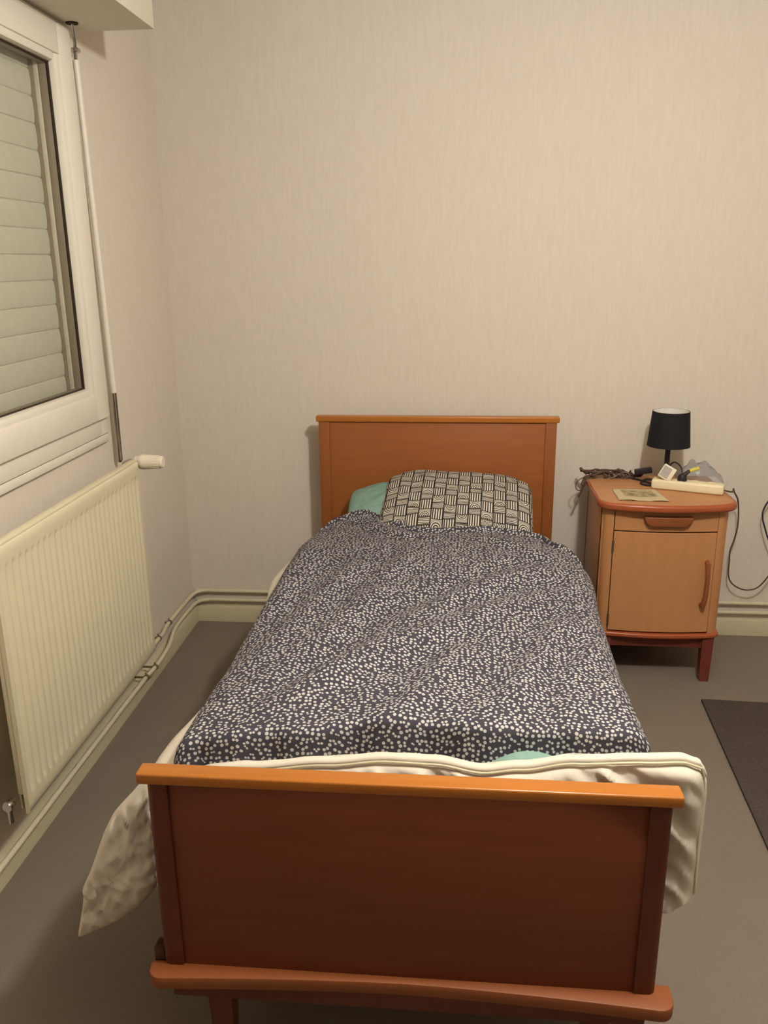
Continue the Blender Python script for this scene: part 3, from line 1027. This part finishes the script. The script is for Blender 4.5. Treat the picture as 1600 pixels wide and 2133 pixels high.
# clear plastic pouch
N = 40
rows = []
for i in range(N+1):
    v = i/N
    row = []
    for j in range(N+1):
        u = j/N
        x = 2.082+.165*u; y = -.215+.150*v
        e = (1-abs(2*u-1)**3)*(1-abs(2*v-1)**3)
        zz = TZ+.004+.078*max(0, e)**.6*(.75+.25*math.cos((u-.35)*3))
        zz += (.020*nz((u*3, v*3, 2), 1.6)+.010*nz((u, v, 6), 9)-.008*abs(nz((u, v, 1), 16)))*max(0, e)**.5
        row.append((x, y, max(TZ+.003, zz)))
    rows.append(row)
b = MB(); b.grid(rows)
bg = b.build('plastic_pouch', M['film'], smooth=3.2)
tag(bg, 'crumpled clear plastic pouch behind the power strip', 'plastic bag')
# printed paper
rows, uvs = [], []
for i in range(13):
    v = i/12; row = []; uvr = []
    for j in range(25):
        u = j/24
        x = 1.797+.165*u+.018*(1-v)*u; y = -.430+.165*v-.012*u*(1-v)
        wv = .003*math.sin(u*9)*(1-v)+.0035*(1-v)*max(0, nz((u, v, 3), 5))
        row.append((x, y, TZ+.0016+max(0, wv))); uvr.append((u, v))
    rows.append(row); uvs.append(uvr)
b = MB(); b.grid(rows, uvs)
pa = b.build('paper_clipping', M['paper'], smooth=3.2, solid=.0006, offset=1)
tag(pa, 'yellowed printed paper clipping lying at the front of the bedside cabinet', 'paper')

# cables at the back left of the nightstand
random.seed(21)
def tangle(x0, x1, y0, y1, n, r, zmax=.035):
    pts = []
    for i in range(n):
        t = i/(n-1)
        x = x0+(x1-x0)*(.5-.5*math.cos(t*PI*3.0))+random.uniform(-.02, .02)
        pts.append((x, random.uniform(y0, y1), TZ+r+random.uniform(0, zmax)))
    return pts
cb = thing('cable_tangle', 'tangled brown cable at the back left of the bedside cabinet', 'cable', (1.80, -.09, TZ))
b = MB(); b.tube(tangle(1.715, 1.86, -.115, -.06, 26, .0036), .0042, 8, 7)
b.tube(tangle(1.74, 1.90, -.12, -.05, 20, .0036, .03), .0034, 8, 7)
b.build('cord', M['brownc'], cb)
b = MB(); b.tube([(1.735, -.10, TZ+.012), (1.712, -.11, TZ+.008), (1.690, -.115, TZ-.004), (1.678, -.115, TZ-.025), (1.686, -.113, TZ-.046), (1.704, -.112, TZ-.05)], .002, 8, 8)
b.tube([(1.75, -.11, TZ+.018), (1.715, -.115, TZ+.01), (1.702, -.118, TZ-.02), (1.712, -.118, TZ-.03), (1.720, -.116, TZ-.008)], .0034, 8, 8)
b.tube([(1.76, -.10, TZ+.022), (1.722, -.118, TZ+.012), (1.708, -.122, TZ-.03), (1.698, -.122, TZ-.058), (1.690, -.122, TZ-.075)], [.0035]*32+[.006], 8, 8) if False else b.tube([(1.76, -.10, TZ+.022), (1.722, -.118, TZ+.012), (1.708, -.122, TZ-.03), (1.698, -.122, TZ-.058), (1.690, -.122, TZ-.075)], .0042, 8, 8)
b.build('hanging_end', M['brownc'], cb)
b = MB(); b.box(1.745, 1.795, -.102, -.080, TZ+.012, TZ+.028, .004)
b.build('connector', M['greyc'], cb, label='grey brown connector')
b = MB(); b.tube(tangle(1.80, 1.89, -.11, -.07, 14, .003, .03), .003, 8, 7)
gc = b.build('grey_cable', M['greyc']); tag(gc, 'thin grey cable coiled among the brown tangle on the bedside cabinet', 'cable')
bc = thing('black_cable', 'black lamp cable with an inline switch left of the lamp', 'cable', (1.93, -.12, TZ))
b = MB(); b.tube([(1.865, -.075, TZ+.030), (1.885, -.085, TZ+.022), (1.91, -.10, TZ+.016), (1.935, -.115, TZ+.018), (1.95, -.10, TZ+.03)], .006, 8, 7)
b.tube([(1.90, -.10, TZ+.006), (1.94, -.15, TZ+.005), (1.965, -.19, TZ+.005), (1.95, -.215, TZ+.005), (1.925, -.19, TZ+.005), (1.95, -.14, TZ+.008), (1.99, -.13, TZ+.006)], .0045, 8, 8)
b.build('cord', M['blackp'], bc)
ms_ = Matrix.Translation((1.944, -.125, TZ+.040)) @ Matrix.Rotation(math.radians(-8), 4, 'Y') @ Matrix.Rotation(math.radians(4), 4, 'Z')
b = MB(); b.box(-.034, .034, -.011, .011, -.0115, .0115, .003, 2, mat=ms_)
b.build('inline_switch', M['blackp'], bc)

# cords on the wall at the right
b = MB()
pts = [(2.205, -.322, TZ+.016), (2.235, -.33, TZ+.012), (2.262, -.26, TZ+.006), (2.30, -.16, .70), (2.345, -.075, .645), (2.362, -.05, .58), (2.366, -.045, .52), (2.360, -.04, .46), (2.350, -.035, .41), (2.352, -.035, .36), (2.354, -.035, .305), (2.368, -.035, .268), (2.400, -.035, .243), (2.440, -.035, .233), (2.48, -.035, .245), (2.512, -.035, .285), (2.535, -.035, .34), (2.56, -.035, .45)]
b.tube(pts, .0031, 8, 8)
co = b.build('extension_cord', M['brownc']); tag(co, 'thin brown extension cord looping down the wall right of the bedside cabinet', 'cord')
b = MB()
pts = [(2.60, -.03, .80), (2.50, -.035, .66), (2.466, -.04, .60), (2.463, -.045, .56), (2.475, -.05, .52), (2.50, -.05, .46), (2.56, -.05, .36)]
b.tube(pts, .0036, 8, 8)
co2 = b.build('wall_cord', M['bluec']); tag(co2, 'short stretch of dark cord at the right edge of the photo', 'cord')

# ------------------------------------------------------------------ rug
rg = Matrix.Translation((2.121, -.592, 0)) @ Matrix.Rotation(math.radians(-2.8), 4, 'Z')
b = MB(); b.box(0, 1.25, -1.75, 0, .001, .010, .003, 2, mat=rg)
ru = b.build('rug', M['rug']); tag(ru, 'dark grey rug on the carpet right of the bed', 'rug')

# ------------------------------------------------------------------ light
ld = bpy.data.lights.new('ceiling_lamp_light', 'POINT'); ld.energy = 112; ld.color = (1.0, .955, .90); ld.shadow_soft_size = .07
lo_ = bpy.data.objects.new('ceiling_lamp_light', ld); COL.objects.link(lo_); lo_.location = (1.76, -2.245, 2.40)
w = bpy.data.worlds.new('world'); S.world = w; w.use_nodes = True
w.node_tree.nodes['Background'].inputs[0].default_value = (1, .95, .88, 1)
w.node_tree.nodes['Background'].inputs[1].default_value = .02

# ------------------------------------------------------------------ camera
cd = bpy.data.cameras.new('camera'); ca = bpy.data.objects.new('camera', cd); COL.objects.link(ca)
r_ = Vector((.99607, .08796, -.01031)); u_ = Vector((-.01533, .28593, .95813)); f_ = Vector((-.08723, .95421, -.28615))
m = Matrix((( r_.x, u_.x, -f_.x, 1.19463), (r_.y, u_.y, -f_.y, -3.51446), (r_.z, u_.z, -f_.z, 1.60148), (0, 0, 0, 1)))
ca.matrix_world = m
cd.sensor_fit = 'VERTICAL'; cd.sensor_height = 36; cd.lens = 1746.85*36/2133
cd.clip_start = .05
S.camera = ca
S.view_settings.view_transform = 'Standard'
S.view_settings.look = 'None'
S.view_settings.exposure = 0
